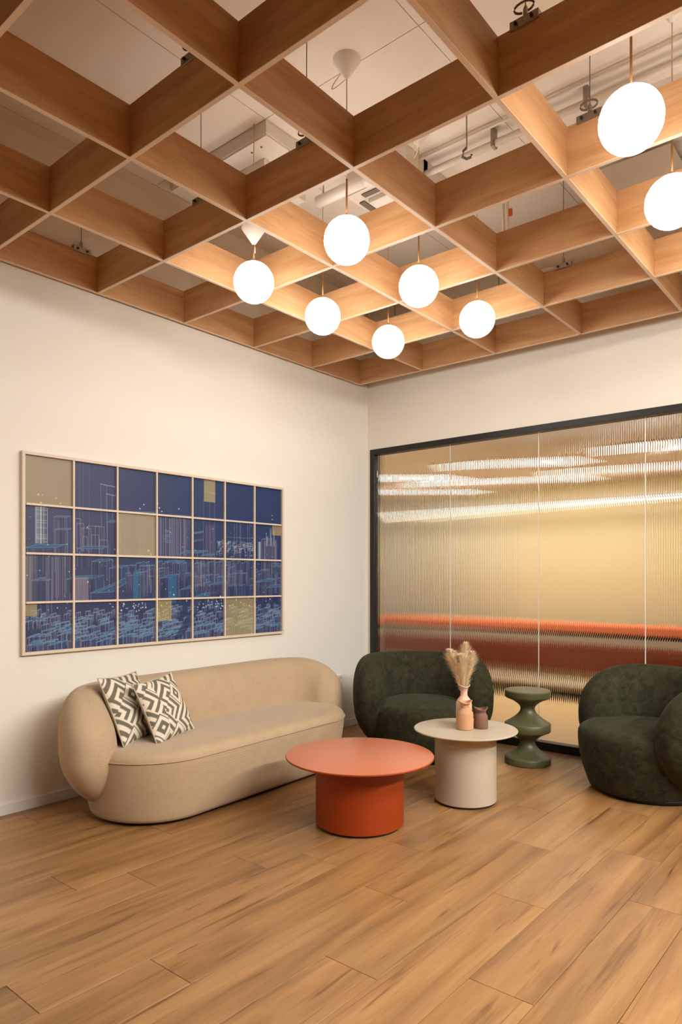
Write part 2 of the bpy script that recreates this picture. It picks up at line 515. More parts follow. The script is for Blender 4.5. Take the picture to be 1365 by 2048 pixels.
box('backrest', BX0 + 0.1, BX1 - 0.1, 0.0, 0.45, 0.655, 0.765, 'coral', bq, 0.02)
box('rail', BX0 + 0.1, BX1 - 0.1, 0.06, 0.40, 0.62, 0.655, 'plinth', bq)
box('rail', BX0 + 0.1, BX1 - 0.1, 0.03, 0.40, 0.52, 0.62, 'beige', bq)
box('seat', BX0 + 0.1, BX1 - 0.1, -0.05, 0.40, 0.17, 0.515, 'rust', bq, 0.03)
box('plinth', BX0 + 0.15, BX1 - 0.15, 0.0, 0.3, 0.0, 0.17, 'beige', bq)
tb = thing('low_platform', 'long pale low platform blurred in front of the rust bench behind the glass', 'platform', (0.0, 2.45, 0))
box('platform_top', -3.6, 3.6, -0.22, 0.22, 0.10, 0.16, 'beige', tb, 0.006)
box('platform_base', -3.5, 3.5, -0.16, 0.16, 0.0, 0.10, 'plinth', tb)
for i, (y, z) in enumerate(((3.7, 2.27), (2.5, 2.17))):
    t = thing('linear_light', ['thin glowing line lamp nearer the back wall behind the reeded glass', 'thin glowing line lamp nearer the reeded glass in the meeting room'][i], 'lamp', (0.0, y, z), 0, 'line lamps in the meeting room')
    box('housing', -3.6, 3.6, -0.014, 0.014, 0.010, 0.04, 'white_metal', t)
    box('diffuser', -3.6, 3.6, -0.008, 0.008, 0.0, 0.010, 'led', t)
    for sx in (-2.5, 2.5):
        tube('suspension_wire', [(sx, 0, 0.04), (sx, 0, BH - z)], 0.002, 'cable', t, 6)
for i, (x, y) in enumerate(((-1.3, 2.0), (0.5, 2.0), (2.15, 2.0), (-2.1, 3.2), (-0.2, 3.2), (1.5, 3.2))):
    lab = ['leftmost front', 'middle front', 'rightmost front', 'rear left', 'rear middle', 'rear right'][i]
    t = thing('ceiling_panel_light', lab + ' square ceiling light behind the reeded glass', 'lamp', (x, y, BH), 0, 'ceiling lights of the meeting room')
    box('frame', -0.27, 0.27, -0.27, 0.27, -0.02, -0.001, 'white_metal', t, bev=0.004)
    box('diffuser', -0.24, 0.24, -0.24, 0.24, -0.026, -0.021, 'led_panel', t)

# ------------------------------------------------------------------ timber ceiling grille
ZG, GPX, GPY, GOX, GOY, GH, GT = 3.0836, 0.67613, 0.65459, 0.030, 0.15775, 0.2195, 0.018
NI, NJ = 6, 7
gr = thing('ceiling_grille', 'suspended oak veneer egg-crate grille of crossing boards under the ceiling', 'ceiling grille', (GOX, -GOY, ZG))
ylen = NJ * GPY
def board(kind, cx, cy, L, axis):
    """board along local X, origin at its bottom centre"""
    global bproto
    key = (kind, round(L, 4))
    if key in bproto:
        src, esrc = bproto[key]
        o = src.copy(); col.objects.link(o); o.parent = gr
        e = esrc.copy(); col.objects.link(e); e.parent = o
    else:
        o = box('board', -L / 2, L / 2, -GT / 2, GT / 2, 0.003, GH, 'oak', gr)
        e = box('edge_band', -L / 2, L / 2, -GT / 2 - 0.0008, GT / 2 + 0.0008, 0.0, 0.003, 'edge', o)
        bproto[key] = (o, e)
    o.location = (cx, cy, 0)
    o.rotation_euler = (0, 0, math.pi / 2 if axis == 'y' else 0)
bproto = {}
half = ylen / 2
for i in range(NI + 1):
    for h_ in range(2):                       # two lengths butt-jointed per line
        L = (4 if h_ else 3) * GPY
        c = -(half * 0 + (3 * GPY + L / 2 if h_ else L / 2))
        board('long', i * GPX, c, L + (0 if h_ else 0), 'y')
for j in range(NJ + 1):
    for i in range(NI):
        board('short', (i + 0.5) * GPX, -j * GPY, GPX - GT - 0.0010, 'x')
# suspension cables with clamps
for k, (u, v, ax, lp) in enumerate(((1180, 236, 'x', 1), (1048, 42, 'x', 1), (612, 286, 'x', 1), (385, 118, 'x', 1), (158, 506, 'y', 0), (400, 402, 'x', 0), (1140, 545, 'x', 0))):
    p = at(u, v, ZG + GH)
    lx, ly = p.x - GOX, p.y + GOY
    if ax == 'x': ly = round(ly / GPY) * GPY
    else: lx = round(lx / GPX) * GPX
    lx = max(0.0, lx)
    c = box('clamp', -0.055, 0.055, -GT / 2 - 0.006, GT / 2 + 0.006, -0.012, 0.022, 'steel', gr, bev=0.002)
    c.location = (lx, ly, GH); c.rotation_euler = (0, 0, 0 if ax == 'x' else math.pi / 2)
    for s in (-0.03, 0.03):
        b_ = lathe('bolt', [(0.006, 0.0), (0.006, 0.008), (0.003, 0.010)], 'black', c, 10)
        b_.rotation_euler = (math.pi / 2, 0, 0); b_.location = (s, -GT / 2 - 0.006, 0.006)
    tube('suspension_cable', [(lx, ly, GH + 0.02), (lx, ly, CEIL - ZG - 0.012)], 0.0022, 'cable', gr, 6)
    ft = lathe('cable_ferrule', [(0.004, 0), (0.009, 0.006), (0.009, 0.03), (0.003, 0.045)], 'steel', gr, 12)
    ft.location = (lx, ly, GH + 0.022)
    if lp:
        pts = [(lx + 0.0 - 0.035 * math.sin(t), ly - 0.012 - 0.006 * math.sin(t), GH + 0.052 - 0.02 * math.cos(t)) for t in np.linspace(0.2, math.pi * 2 - 0.4, 14)]
        tube('cable_loop', pts, 0.004, 'cable', gr, 6)

# ------------------------------------------------------------------ globe pendants
GR = 0.1135
def pendant(loc, label, cone_z, loop, seed):
    t = thing('globe_pendant', label, 'pendant lamp', (loc[0], loc[1], loc[2]), 0, 'opal globe pendant lamps')
    # sphere
    v, f = [(0, 0, -GR)], []
    NA, NB = 28, 16
    for i in range(1, NB):
        ph = -math.pi / 2 + math.pi * i / NB
        for k in range(NA):
            a = 2 * math.pi * k / NA
            v.append((GR * math.cos(ph) * math.cos(a), GR * math.cos(ph) * math.sin(a), GR * math.sin(ph)))
    v.append((0, 0, GR))
    for k in range(NA):
        f.append((0, 1 + (k + 1) % NA, 1 + k))
        e = 1 + (NB - 2) * NA
        f.append((len(v) - 1, e + k, e + (k + 1) % NA))
    for i in range(NB - 2):
        for k in range(NA):
            a, b2 = 1 + i * NA + k, 1 + i * NA + (k + 1) % NA
            f.append((a, b2, b2 + NA, a + NA))
    mesh_obj('globe', v, f, 'globe', t, True)
    lathe('globe_cap', [(0.022, GR - 0.004), (0.022, GR + 0.006), (0.008, GR + 0.012)], 'brass', t, 16)
    tube('rod', [(0, 0, GR + 0.01), (0, 0, GR + 0.19)], 0.0048, 'brass', t, 8)
    zc = cone_z - loc[2]
    tube('cord', [(0, 0, GR + 0.19), (0, 0, zc)], 0.003, 'cord', t, 8)
    if cone_z < CEIL - 0.3:
        tube('upper_cord', [(0, 0, zc + 0.09), (0, 0, CEIL - 0.012 - loc[2])], 0.003, 'cord', t, 8)
    lathe('canopy', [(0.006, zc), (0.012, zc + 0.006), (0.045, zc + 0.055), (0.068, zc + 0.088), (0.070, zc + 0.096)], 'white_plastic', t, 32)
    if loop:
        r = random.Random(seed)
        a0 = r.uniform(2.2, 3.2)
        pts = []
        for s in np.linspace(0, 1, 16):
            a = math.pi * s
            pts.append((math.cos(a0) * 0.13 * math.sin(a) * (0.6 + 0.4 * s), math.sin(a0) * 0.10 * math.sin(a), zc + 0.003 + 0.06 * s - 0.03 * math.sin(a)))
        tube('cord_loop', pts, 0.003, 'cord', t, 6)
    return t
zgl = ZG - 0.09
vis = [(694, 481, 'over the middle of the grille, nearest of its cluster to the camera', 3.792, 1),
       (508, 565, 'leftmost of all the globes', 3.206, 1),
       (646, 633, 'second from the left, just right of the leftmost globe and lower', 3.79, 0),
       (838, 573, 'in the middle of the cluster, directly above the dark frame corner side', 3.79, 1),
       (777, 684, 'lowest in view, nearest to the room corner', 3.79, 0),
       (955, 639, 'rightmost of the far cluster of six', 3.79, 0),
       (1263, 241, 'largest in view, at the upper right', 3.79, 1),
       (1345, 404, 'cut by the right edge of the view', 3.79, 0)]
labs = ['glowing white globe pendant, the highest of the far cluster of six',
        'glowing white globe pendant, leftmost of all the globes',
        'glowing white globe pendant just right of and below the leftmost globe',
        'glowing white globe pendant right of the highest one of the far cluster',
        'glowing white globe pendant hanging lowest in view, nearest the room corner',
        'glowing white globe pendant, rightmost of the far cluster of six',
        'largest glowing white globe pendant at the upper right',
        'glowing white globe pendant cut by the right edge of the view']
for k, ((u, v, _, cz, lp), lb) in enumerate(zip(vis, labs)):
    p = at(u, v, zgl)
    pendant((p.x, p.y, p.z), lb, cz, lp, k)
for k, (i, j) in enumerate(((4, 1), (5, 1), (5, 2), (5, 3))):
    pendant((GOX + (i + .52) * GPX, -GOY - (j + .48) * GPY, zgl),
            'glowing white globe pendant just outside the right edge of the view', 3.745, 0, 20 + k)

# ------------------------------------------------------------------ things above the grille
t = thing('duct_casing', 'large white boxed duct casing under the ceiling above the sofa side', 'duct casing', (0.25, -2.40, 3.80))
box('casing_body', 0.0, 0.88, 0.0, 0.52, 0.012, 0.088, 'white_metal', t, bev=0.003)
box('bottom_board', 0.004, 0.876, 0.006, 0.514, 0.0, 0.011, 'white_metal', t)
for x in (0.70, 0.78):
    b_ = lathe('screw', [(0.006, -0.004), (0.006, 0.0)], 'cable', t, 10); b_.location = (x, 0.06, 0)
t = thing('air_outlet_box', 'small white air outlet box below the duct casing', 'air outlet', (0.50, -2.26, 3.69))
box('outlet_body', 0, 0.47, 0, 0.36, 0, 0.109, 'white_metal', t, bev=0.003)
for k in range(4):
    box('louvre', 0.03, 0.44, 0.05 + k * 0.07, 0.055 + k * 0.07 + 0.02, -0.006, 0.0, 'white_plastic', t)
t = thing('ceiling_air_unit', 'white ceiling air unit with dark slots behind the highest far globe', 'air unit', (1.15, -1.72, 3.70))
box('unit_body', 0, 0.46, 0, 0.50, 0.03, 0.187, 'white_metal', t, bev=0.004)
box('unit_grille', 0.10, 0.36, 0.10, 0.40, 0.0, 0.03, 'white_plastic', t, bev=0.006)
for (a, b2, c, d2) in ((0.10, 0.36, 0.03, 0.07), (0.10, 0.36, 0.43, 0.47), (0.03, 0.07, 0.10, 0.40), (0.39, 0.43, 0.10, 0.40)):
    box('slot', a, b2, c, d2, 0.022, 0.031, 'cable', t)
t = thing('trunking_tube', 'white trunking tube with end cap in front of the ceiling air unit', 'trunking', (1.14, -1.97, 3.60))
tube('tube_body', [(0, 0, 0), (0.36, 0, 0)], 0.034, 'white_plastic', t, 20)
tube('end_cap', [(0.36, 0, 0), (0.40, 0, 0)], 0.040, 'white_metal', t, 20)
for x in (0.04, 0.33):
    tube('hanger_rod', [(x, 0, 0.03), (x, 0, CEIL - 3.60 - 0.012)], 0.004, 'steel', t, 6)
t = thing('conduit_pipe', 'long white conduit pipe running under the ceiling with dark clips', 'pipe', (1.35, -1.51, 3.80))
tube('pipe_body', [(0, 0, 0), (3.4, 0, 0)], 0.020, 'white_metal', t, 14)
tube('small_pipe', [(0, -0.07, 0.055), (3.4, -0.07, 0.055)], 0.008, 'white_metal', t, 8)
for x in (0.25, 0.72, 1.25, 1.95, 2.6):
    box('pipe_clip', x - 0.010, x + 0.010, -0.025, 0.025, -0.023, 0.088, 'steel', t, bev=0.003)
t = thing('spring_bracket', 'dark steel hook bracket hanging on a rod in the middle of the ceiling void', 'bracket', (at(934, 318, 3.55).x, at(934, 318, 3.55).y, 3.55))
tube('bracket_rod', [(0, 0, 0.05), (0, 0, CEIL - 3.55 - 0.012)], 0.004, 'steel', t, 6)
tube('bracket_hook', [(0, 0, 0.06), (-0.02, 0, 0.05), (-0.025, 0, 0.02), (0, 0, 0.0), (0.025, 0, 0.0), (0.03, 0, 0.012)], 0.007, 'cable', t, 8)
# corrugated deck at the right
t = thing('corrugated_deck', 'corrugated white deck panel on the ceiling behind the largest globe', 'deck panel', (2.62, -1.42, CEIL - 0.052))
v, f = [], []
prof = []
yv = 0.0
for k in range(9):
    prof += [(yv, 0.0), (yv + 0.05, 0.0), (yv + 0.065, 0.035), (yv + 0.10, 0.035)]
    yv += 0.115
for (yy, zz) in prof: v += [(0, yy, zz), (2.0, yy, zz)]
for k in range(len(prof) - 1): f.append((2 * k, 2 * k + 1, 2 * k + 3, 2 * k + 2))
o = mesh_obj('deck_sheet', v, f, 'white_metal', t)
sd = o.modifiers.new('thickness', 'SOLIDIFY'); sd.thickness = 0.003
# flexible duct near the glazed wall
t = thing('flexible_duct', 'crumpled white flexible duct above the grille near the glass wall', 'duct', (1.80, -0.34, 3.62))
pts, rad = [], []
for k in range(46):
    s = k / 45
    pts.append((s * 1.5, 0.05 * math.sin(s * 7), 0.04 * math.sin(s * 5 + 1))); rad.append(0.085 + 0.008 * (k % 2))
tube('duct_hose', pts, 0.09, 'white_metal', t, 18, radii=rad)
for x in (0.25, 1.2):
    tube('hanger_strap', [(x, 0.0, 0.10), (x, 0.0, CEIL - 3.62 - 0.012)], 0.005, 'steel', t, 6)
t = thing('control_box', 'white control box with cables above the grille beside the right-hand globes', 'control box', (2.48, -0.98, 3.56))
box('box_body', 0, 0.4, 0, 0.42, 0, 0.18, 'white_metal', t, bev=0.006)
for x in (0.08, 0.34):
    tube('hanger_rod', [(x, 0.2, 0.18), (x, 0.2, CEIL - 3.56 - 0.056)], 0.005, 'steel', t, 6)
tube('cable', [(0.0, 0.1, 0.1), (-0.08, 0.1, 0.08), (-0.16, 0.14, 0.2), (-0.18, 0.2, CEIL - 3.56 - 0.012)], 0.006, 'cable', t, 6)
p = at(1016, 440, 3.62)
t = thing('riser_conduits', 'pair of thin vertical conduits with an orange connector in the ceiling void', 'conduit', (p.x, p.y, 3.45))
for x in (-0.03, 0.0):
    tube('conduit', [(x, 0, 0), (x, 0, CEIL - 3.45 - 0.012)], 0.009, 'white_metal', t, 10)
box('connector', 0.010, 0.030, -0.010, 0.010, 0.19, 0.235, 'red_tag', t, bev=0.004)
t = thing('cable_tray', 'white wall-side cable tray box above the grille along the glass wall', 'cable tray', (0.2, -0.22, 3.50))
box('tray_base', 0, 1.4, 0, 0.18, 0.0, 0.012, 'white_metal', t)
box('tray_side', 0, 1.4, 0, 0.008, 0.012, 0.09, 'white_metal', t)
box('tray_side', 0, 1.4, 0.172, 0.18, 0.012, 0.09, 'white_metal', t)
for x in (0.2, 1.2):
    tube('hanger_rod', [(x, 0.09, 0.012), (x, 0.09, CEIL - 3.50 - 0.012)], 0.005, 'steel', t, 6)

# ------------------------------------------------------------------ city artwork (canvas rasterised, then cut into panels)
PN = 104                      # samples across one panel
NC, NR = 7, 4
CWd, CHt = NC * PN, NR * PN
def S(rgb): return np.array(lin(*rgb)[:3])
cv = np.zeros((CHt, CWd, 3))
gx_ = np.linspace(0, 1, CWd)[None, :, None]; gy_ = np.linspace(0, 1, CHt)[:, None, None]
topL, topR, bot = S((72, 74, 106)), S((38, 58, 100)), S((38, 49, 86))
cv[:] = (topL * (1 - gx_) ** 1.6 + topR * (1 - (1 - gx_) ** 1.6)) * (1 - gy_ * 0.7) + bot * gy_ * 0.7
def line(x0, y0, x1, y1, c, a=0.6, w=0.7):
    n = int(max(abs(x1 - x0), abs(y1 - y0)) * 1.5) + 2
    t = np.linspace(0, 1, n)
    X = x0 + (x1 - x0) * t; Y = y0 + (y1 - y0) * t
    steep = abs(y1 - y0) > abs(x1 - x0)
    P = X if steep else Y
    for off in (0, 1):
        b0 = np.floor(P).astype(int) + off
        wt = np.clip(1 - np.abs(P - b0), 0, 1) * a
        xi, yi = (b0, np.round(Y).astype(int)) if steep else (np.round(X).astype(int), b0)
        ok = (xi >= 0) & (xi < CWd) & (yi >= 0) & (yi < CHt)
        xi, yi, w_ = xi[ok], yi[ok], wt[ok][:, None]
        cv[yi, xi] = cv[yi, xi] * (1 - w_) + c * w_
def poly(pts, c, a):
    ys = [p[1] for p in pts]
    for y in range(max(0, int(min(ys))), min(CHt - 1, int(max(ys))) + 1):
        xs = []
        for (xa, ya), (xb, yb) in zip(pts, pts[1:] + pts[:1]):
            if (ya <= y < yb) or (yb <= y < ya):
                xs.append(xa + (y - ya) * (xb - xa) / (yb - ya))
        xs.sort()
        for q in range(0, len(xs) - 1, 2):
            a0, a1 = max(0, int(xs[q])), min(CWd, int(xs[q + 1]) + 1)
            if a1 > a0: cv[y, a0:a1] = cv[y, a0:a1] * (1 - a) + c * a
def dot(x, y, r, c, a=0.95):
    for yy in range(int(y - r - 1), int(y + r + 2)):
        for xx in range(int(x - r - 1), int(x + r + 2)):
            if 0 <= yy < CHt and 0 <= xx < CWd:
                k = min(1, max(0, r + 0.6 - math.hypot(xx - x, yy - y))) * a
                cv[yy, xx] = cv[yy, xx] * (1 - k) + c * k
LILAC, CYAN, TEAL, PALE, DARK = S((160, 152, 168)), S((116, 152, 184)), S((48, 92, 132)), S((208, 220, 228)), S((36, 46, 82))
ra = random.Random(11)
def block(x, y, w, d, h, roof=0.8, fill=0.45, la=0.55):
    """axonometric wireframe block, roof corner at (x, y)"""
    sk = d * 0.9; ry = d * 0.42
    top = [(x, y), (x + w, y - ry * 0.25), (x + w + sk, y - ry), (x + sk, y - ry * 0.75)]
    poly([(x, y), (x + w, y - ry * 0.25), (x + w, y + h), (x, y + h)], DARK, fill)
    poly([(x + w, y - ry * 0.25), (x + w + sk, y - ry), (x + w + sk, y + h - ry), (x + w, y + h)], S((42, 74, 116)), fill)
    poly(top, TEAL, roof)
    for (p, q) in zip(top, top[1:] + top[:1]): line(p[0], p[1], q[0], q[1], CYAN, la)
    for p in (top[0], top[1], top[2]): line(p[0], p[1], p[0], p[1] + h, LILAC, la * 0.75)
    for _ in range(int(w / 6)):
        xx = x + ra.uniform(0, w); line(xx, y, xx, y + h, LILAC, la * 0.3)
def vbars(x0, x1, y0, y1, n, a=0.35, c=LILAC):
    for _ in range(n):
        x = ra.uniform(x0, x1); line(x, y0 + ra.uniform(0, 8), x, y1, c, a * ra.uniform(0.4, 1.2))
U = PN
# haze of tall towers, row 0-1
for x in (1.15, 1.22, 1.36): line(x * U, 0, x * U, 1.6 * U, LILAC, 0.22)
for (x0, x1, yt) in ((1.62, 2.0, 0.42), (1.75, 2.02, 0.62)):
    line(x0 * U, yt * U, x1 * U, (yt + .03) * U, PALE, 0.55); line(x0 * U, yt * U, (x0 + .04) * U, 2 * U, LILAC, 0.4)
    line((x0 + .14) * U, yt * U, (x0 + .16) * U, 2 * U, LILAC, 0.4)
for k in range(16):
    x = ra.uniform(0.22, 0.46); line(x * U, (1.0 + ra.uniform(0, .05)) * U, x * U, 1.78 * U, PALE, ra.uniform(0.2, 0.6))
for k in range(10):
    y = ra.uniform(1.05, 1.7); line(0.24 * U, y * U, 0.46 * U, y * U, PALE, 0.35)
vbars(0.6 * U, 0.9 * U, 1.2 * U, 2.9 * U, 8)
block(0.60 * U, 1.22 * U, 0.26 * U, 10, 0.75 * U, 0.5, 0.3)
block(0.62 * U, 1.48 * U, 0.26 * U, 10, 0.5 * U, 0.7, 0.3)
block(0.02 * U, 1.88 * U, 0.60 * U, 24, 0.5 * U, 0.9, 0.2)
for (x, y, w, h) in ((1.03, 1.22, .14, .7), (1.09, 1.32, .15, .6), (1.2, 1.42, .2, .5), (1.35, 1.36, .24, .6), (1.5, 1.36, .2, .5), (1.22, 1.6, .1, .3), (1.42, 1.55, .16, .3), (1.6, 1.65, .2, .3)):
    for a_, b_, c_, d_ in ((x, y, x + w, y), (x, y, x, y + h), (x + w, y, x + w, y + h)): line(a_ * U, b_ * U, c_ * U, d_ * U, LILAC, 0.6)
block(1.10 * U, 1.86 * U, 0.55 * U, 20, 0.4 * U, 0.8, 0.2)
block(1.78 * U, 1.25 * U, 0.3 * U, 12, 0.8 * U, 0.6, 0.5)
vbars(2.05 * U, 2.95 * U, 1.02 * U, 2.0 * U, 18, 0.3, S((190, 180, 140)))
block(2.35 * U, 1.0 * U, 0.5 * U, 16, 0.2 * U, 0.7, 0.2)
vbars(3.0 * U, 3.95 * U, 1.0 * U, 2.0 * U, 60, 0.42)
for k in range(12):
    y = ra.uniform(1.3, 1.65); x = ra.uniform(3.2, 3.3); line(x * U, y * U, (x + .12) * U, y * U, CYAN, 0.6)
block(3.5 * U, 0.98 * U, 0.42 * U, 8, 0.2 * U, 0.5, 0.1)
block(3.68 * U, 1.88 * U, 0.5 * U, 22, 0.3 * U, 0.8, 0.3)
for x in (4.36, 4.54, 4.70): line(x * U, 0.5 * U, x * U, 2.0 * U, S((150, 140, 150)), 0.5)
vbars(4.4 * U, 4.72 * U, 1.1 * U, 2 * U, 16, 0.3)
for k in range(8):
    y = ra.uniform(1.35, 1.6); line(4.0 * U, y * U, 4.35 * U, (y - .06) * U, CYAN, 0.35)
block(4.0 * U, 1.86 * U, 0.35 * U, 16, 0.3 * U, 0.8, 0.3); block(4.3 * U, 1.92 * U, 0.3 * U, 12, 0.3 * U, 0.6, 0.3)
for k in range(120):
    x = ra.uniform(4.75, 6.0); y = 1.5 + abs(ra.gauss(0, 0.22)); w = ra.uniform(.02, .12); h = ra.uniform(.02, .12)
    c_ = ra.choice([CYAN, PALE, LILAC])
    line(x * U, y * U, (x + w) * U, y * U, c_, 0.5); line(x * U, y * U, x * U, (y + h) * U, c_, 0.45)
for x in (5.34, 5.42, 5.52, 5.55, 5.78, 5.85): line(x * U, 1.04 * U, x * U, 2 * U, LILAC, 0.5)
line(5.0 * U, 1.42 * U, 5.95 * U, 1.42 * U, CYAN, 0.5)
vbars(6.25 * U, 6.85 * U, 1.4 * U, 2.9 * U, 34, 0.4)
for k in range(14): x = ra.uniform(6.45, 6.75); line(x * U, ra.uniform(1.1, 1.4) * U, x * U, 1.6 * U, PALE, 0.4)
for k in range(10): x = ra.uniform(6.15, 6.25); line(x * U, 1.5 * U, x * U, 2 * U, PALE, 0.4)
block(6.3 * U, 1.42 * U, 0.3 * U, 8, 0.5 * U, 0.3, 0.2)
# row 2: larger blocks
vbars(0, 0.95 * U, 2.0 * U, 2.95 * U, 26, 0.35)
for x in np.linspace(0.03, 0.17, 9): line(x * U, 2.0 * U, x * U, 3 * U, S((160, 150, 140)), 0.45)
block(0.14 * U, 2.55 * U, 0.34 * U, 8, 0.8 * U, 0.2, 0.3)
block(0.28 * U, 2.50 * U, 0.1 * U, 4, 0.05 * U, 0.2, 0.1)
block(0.86 * U, 2.52 * U, 0.65 * U, 22, 0.3 * U, 0.9, 0.5)
for x in np.linspace(1.0, 1.34, 26): line(x * U, 2.48 * U, x * U, 2.98 * U, S((168, 156, 168)), 0.5)
block(1.42 * U, 2.14 * U, 0.34 * U, 16, 0.4 * U, 0.7, 0.4)
block(1.82 * U, 2.28 * U, 0.30 * U, 18, 0.4 * U, 0.75, 0.5)
poly([(1.4 * U, 2.82 * U), (1.75 * U, 2.72 * U), (2.2 * U, 2.5 * U), (2.25 * U, 2.6 * U), (1.9 * U, 2.8 * U)], TEAL, 0.6)
for a_ in ((1.4, 2.82, 2.2, 2.5), (1.4, 2.82, 1.9, 2.8), (1.9, 2.8, 2.25, 2.6), (1.4, 2.82, 1.4, 3.0), (1.55, 2.8, 2.1, 2.58)): line(a_[0] * U, a_[1] * U, a_[2] * U, a_[3] * U, CYAN, 0.7)
for k in range(26):
    x = ra.uniform(2.2, 3.0); y = ra.uniform(2.12, 2.5)
    block(x * U, y * U, ra.uniform(.06, .16) * U, ra.uniform(4, 9), ra.uniform(.3, .6) * U, 0.6, 0.4, 0.45)
poly([(2.42 * U, 2.35 * U), (2.56 * U, 2.3 * U), (2.56 * U, 3 * U), (2.42 * U, 3 * U)], S((46, 100, 142)), 0.7)
for k in range(14):
    x = ra.uniform(2.9, 3.9); y = ra.uniform(2.05, 2.45); block(x * U, y * U, ra.uniform(.1, .25) * U, ra.uniform(6, 14), ra.uniform(.3, .5) * U, 0.6, 0.4, 0.45)
block(3.1 * U, 2.5 * U, 0.3 * U, 26, 0.6 * U, 0.9, 0.6)
poly([(3.34 * U, 2.48 * U), (3.56 * U, 2.38 * U), (3.56 * U, 3.1 * U), (3.34 * U, 3.1 * U)], S((44, 96, 138)), 0.75)
block(3.66 * U, 2.78 * U, 0.34 * U, 34, 0.3 * U, 0.9, 0.5)
for k in range(60):
    x = ra.uniform(4.0, 7.0); y = ra.uniform(2.02, 2.75); block(x * U, y * U, ra.uniform(.08, .26) * U, ra.uniform(4, 14), ra.uniform(.15, .5) * U, 0.55, 0.35, 0.45)
vbars(4.0 * U, 5.95 * U, 2.0 * U, 2.7 * U, 60, 0.3)
block(4.1 * U, 2.96 * U, 0.4 * U, 30, 0.3 * U, 0.9, 0.5)
block(4.55 * U, 2.66 * U, 0.4 * U, 18, 0.4 * U, 0.7, 0.6)
block(6.1 * U, 2.6 * U, 0.5 * U, 20, 0.4 * U, 0.8, 0.5); block(6.45 * U, 2.76 * U, 0.5 * U, 24, 0.4 * U, 0.8, 0.5)
# row 3: dense small blocks, drawn back to front
for k in range(420):
    s = k / 420
    y = 3.18 + 0.72 * s ** 0.9 + ra.uniform(-.03, .03); x = ra.uniform(-0.1, 7.0)
    w = (0.05 + 0.13 * s) * ra.uniform(.6, 1.4)
    block(x * U, y * U, w * U, (0.05 + .09 * s) * U * ra.uniform(.6, 1.3), (0.10 + .22 * s) * U, ra.uniform(.2, .65), 0.5, 0.74)
poly([(3.95 * U, 3.3 * U), (4.35 * U, 3.08 * U), (4.4 * U, 3.1 * U), (3.7 * U, 3.95 * U), (3.5 * U, 3.98 * U)], S((34, 46, 84)), 0.75)
for k in range(90):
    x = ra.choice([ra.uniform(0, 7), ra.gauss(2.5, .25), ra.gauss(4.6, .3)]); y = ra.gauss(3.14, 0.08)
    dot(x * U, y * U, ra.uniform(0.5, 1.9), PALE, ra.uniform(.5, 1))
for k in range(120):
    x = ra.uniform(0, 7); y = ra.uniform(1.05, 2.98); dot(x * U, y * U, ra.uniform(0.3, 1.2), PALE, ra.uniform(.4, .95))
for (x, y) in ((2.58, .88), (2.68, .78), (3.05, .72), (3.1, .82), (3.16, .9), (3.63, .8), (6.66, .74), (6.67, .85), (1.03, 2.24), (1.33, 2.58)): dot(x * U, y * U, 1.5, PALE, 0.9)
# olive tiles
def olive(x0, x1, y0, y1, c=(156, 142, 112), keep=0.22):
    X0, X1, Y0, Y1 = int(x0 * U), int(x1 * U), int(y0 * U), int(y1 * U)
    sub = cv[Y0:Y1, X0:X1]
    lum = sub.mean(axis=2, keepdims=True)
    cv[Y0:Y1, X0:X1] = S(c) + (lum - lum.mean()) * keep * 4 * np.array([.8, .8, .5])
olive(0, 1, 0, 1, (154, 140, 116), 0.1); olive(2, 3, 1, 2, (152, 143, 120), 0.08)
olive(5, 6, 3, 4, (146, 138, 112), 0.22); olive(4.38, 4.73, 0, .56, (146, 136, 112), 0.15)
olive(6.68, 7, 1.0, 1.3, (140, 128, 100), 0.2); olive(0, .26, 3, 3.28, (140, 132, 104), 0.15); olive(3, 3.44, 3, 3.52, (146, 138, 106), 0.2)
GOLD = S((206, 196, 120))
for (x, y, r) in ((.28, .78, 2.2), (.36, .78, 1.2), (.64, .82, 1.8), (.73, .92, 1.6), (.33, .94, 2.0), (2.8, 1.85, 2.6), (2.86, 1.93, 2), (5.4, 3.08, 2), (5.55, 3.14, 2), (5.3, 3.2, 1.5), (3.15, 3.15, 2), (3.3, 3.1, 1.6), (3.2, 3.3, 1.6)): dot(x * U, y * U, r, GOLD, .8)
line(4.38 * U, .3 * U, 4.73 * U, .32 * U, S((190, 176, 130)), .8)
cv = np.clip(cv, 0, 1)

AY0, AZ1 = -3.2447, 2.049
AW, AH = 2.1072, 1.165
art = thing('city_artwork', 'large framed blue city wireframe print in twenty-eight square panels above the sofa', 'artwork', (0.0, AY0, AZ1 - AH))
bw = 0.018
pw, ph = (AW - bw * 2) / NC, (AH - bw * 2) / NR
dp = 0.030
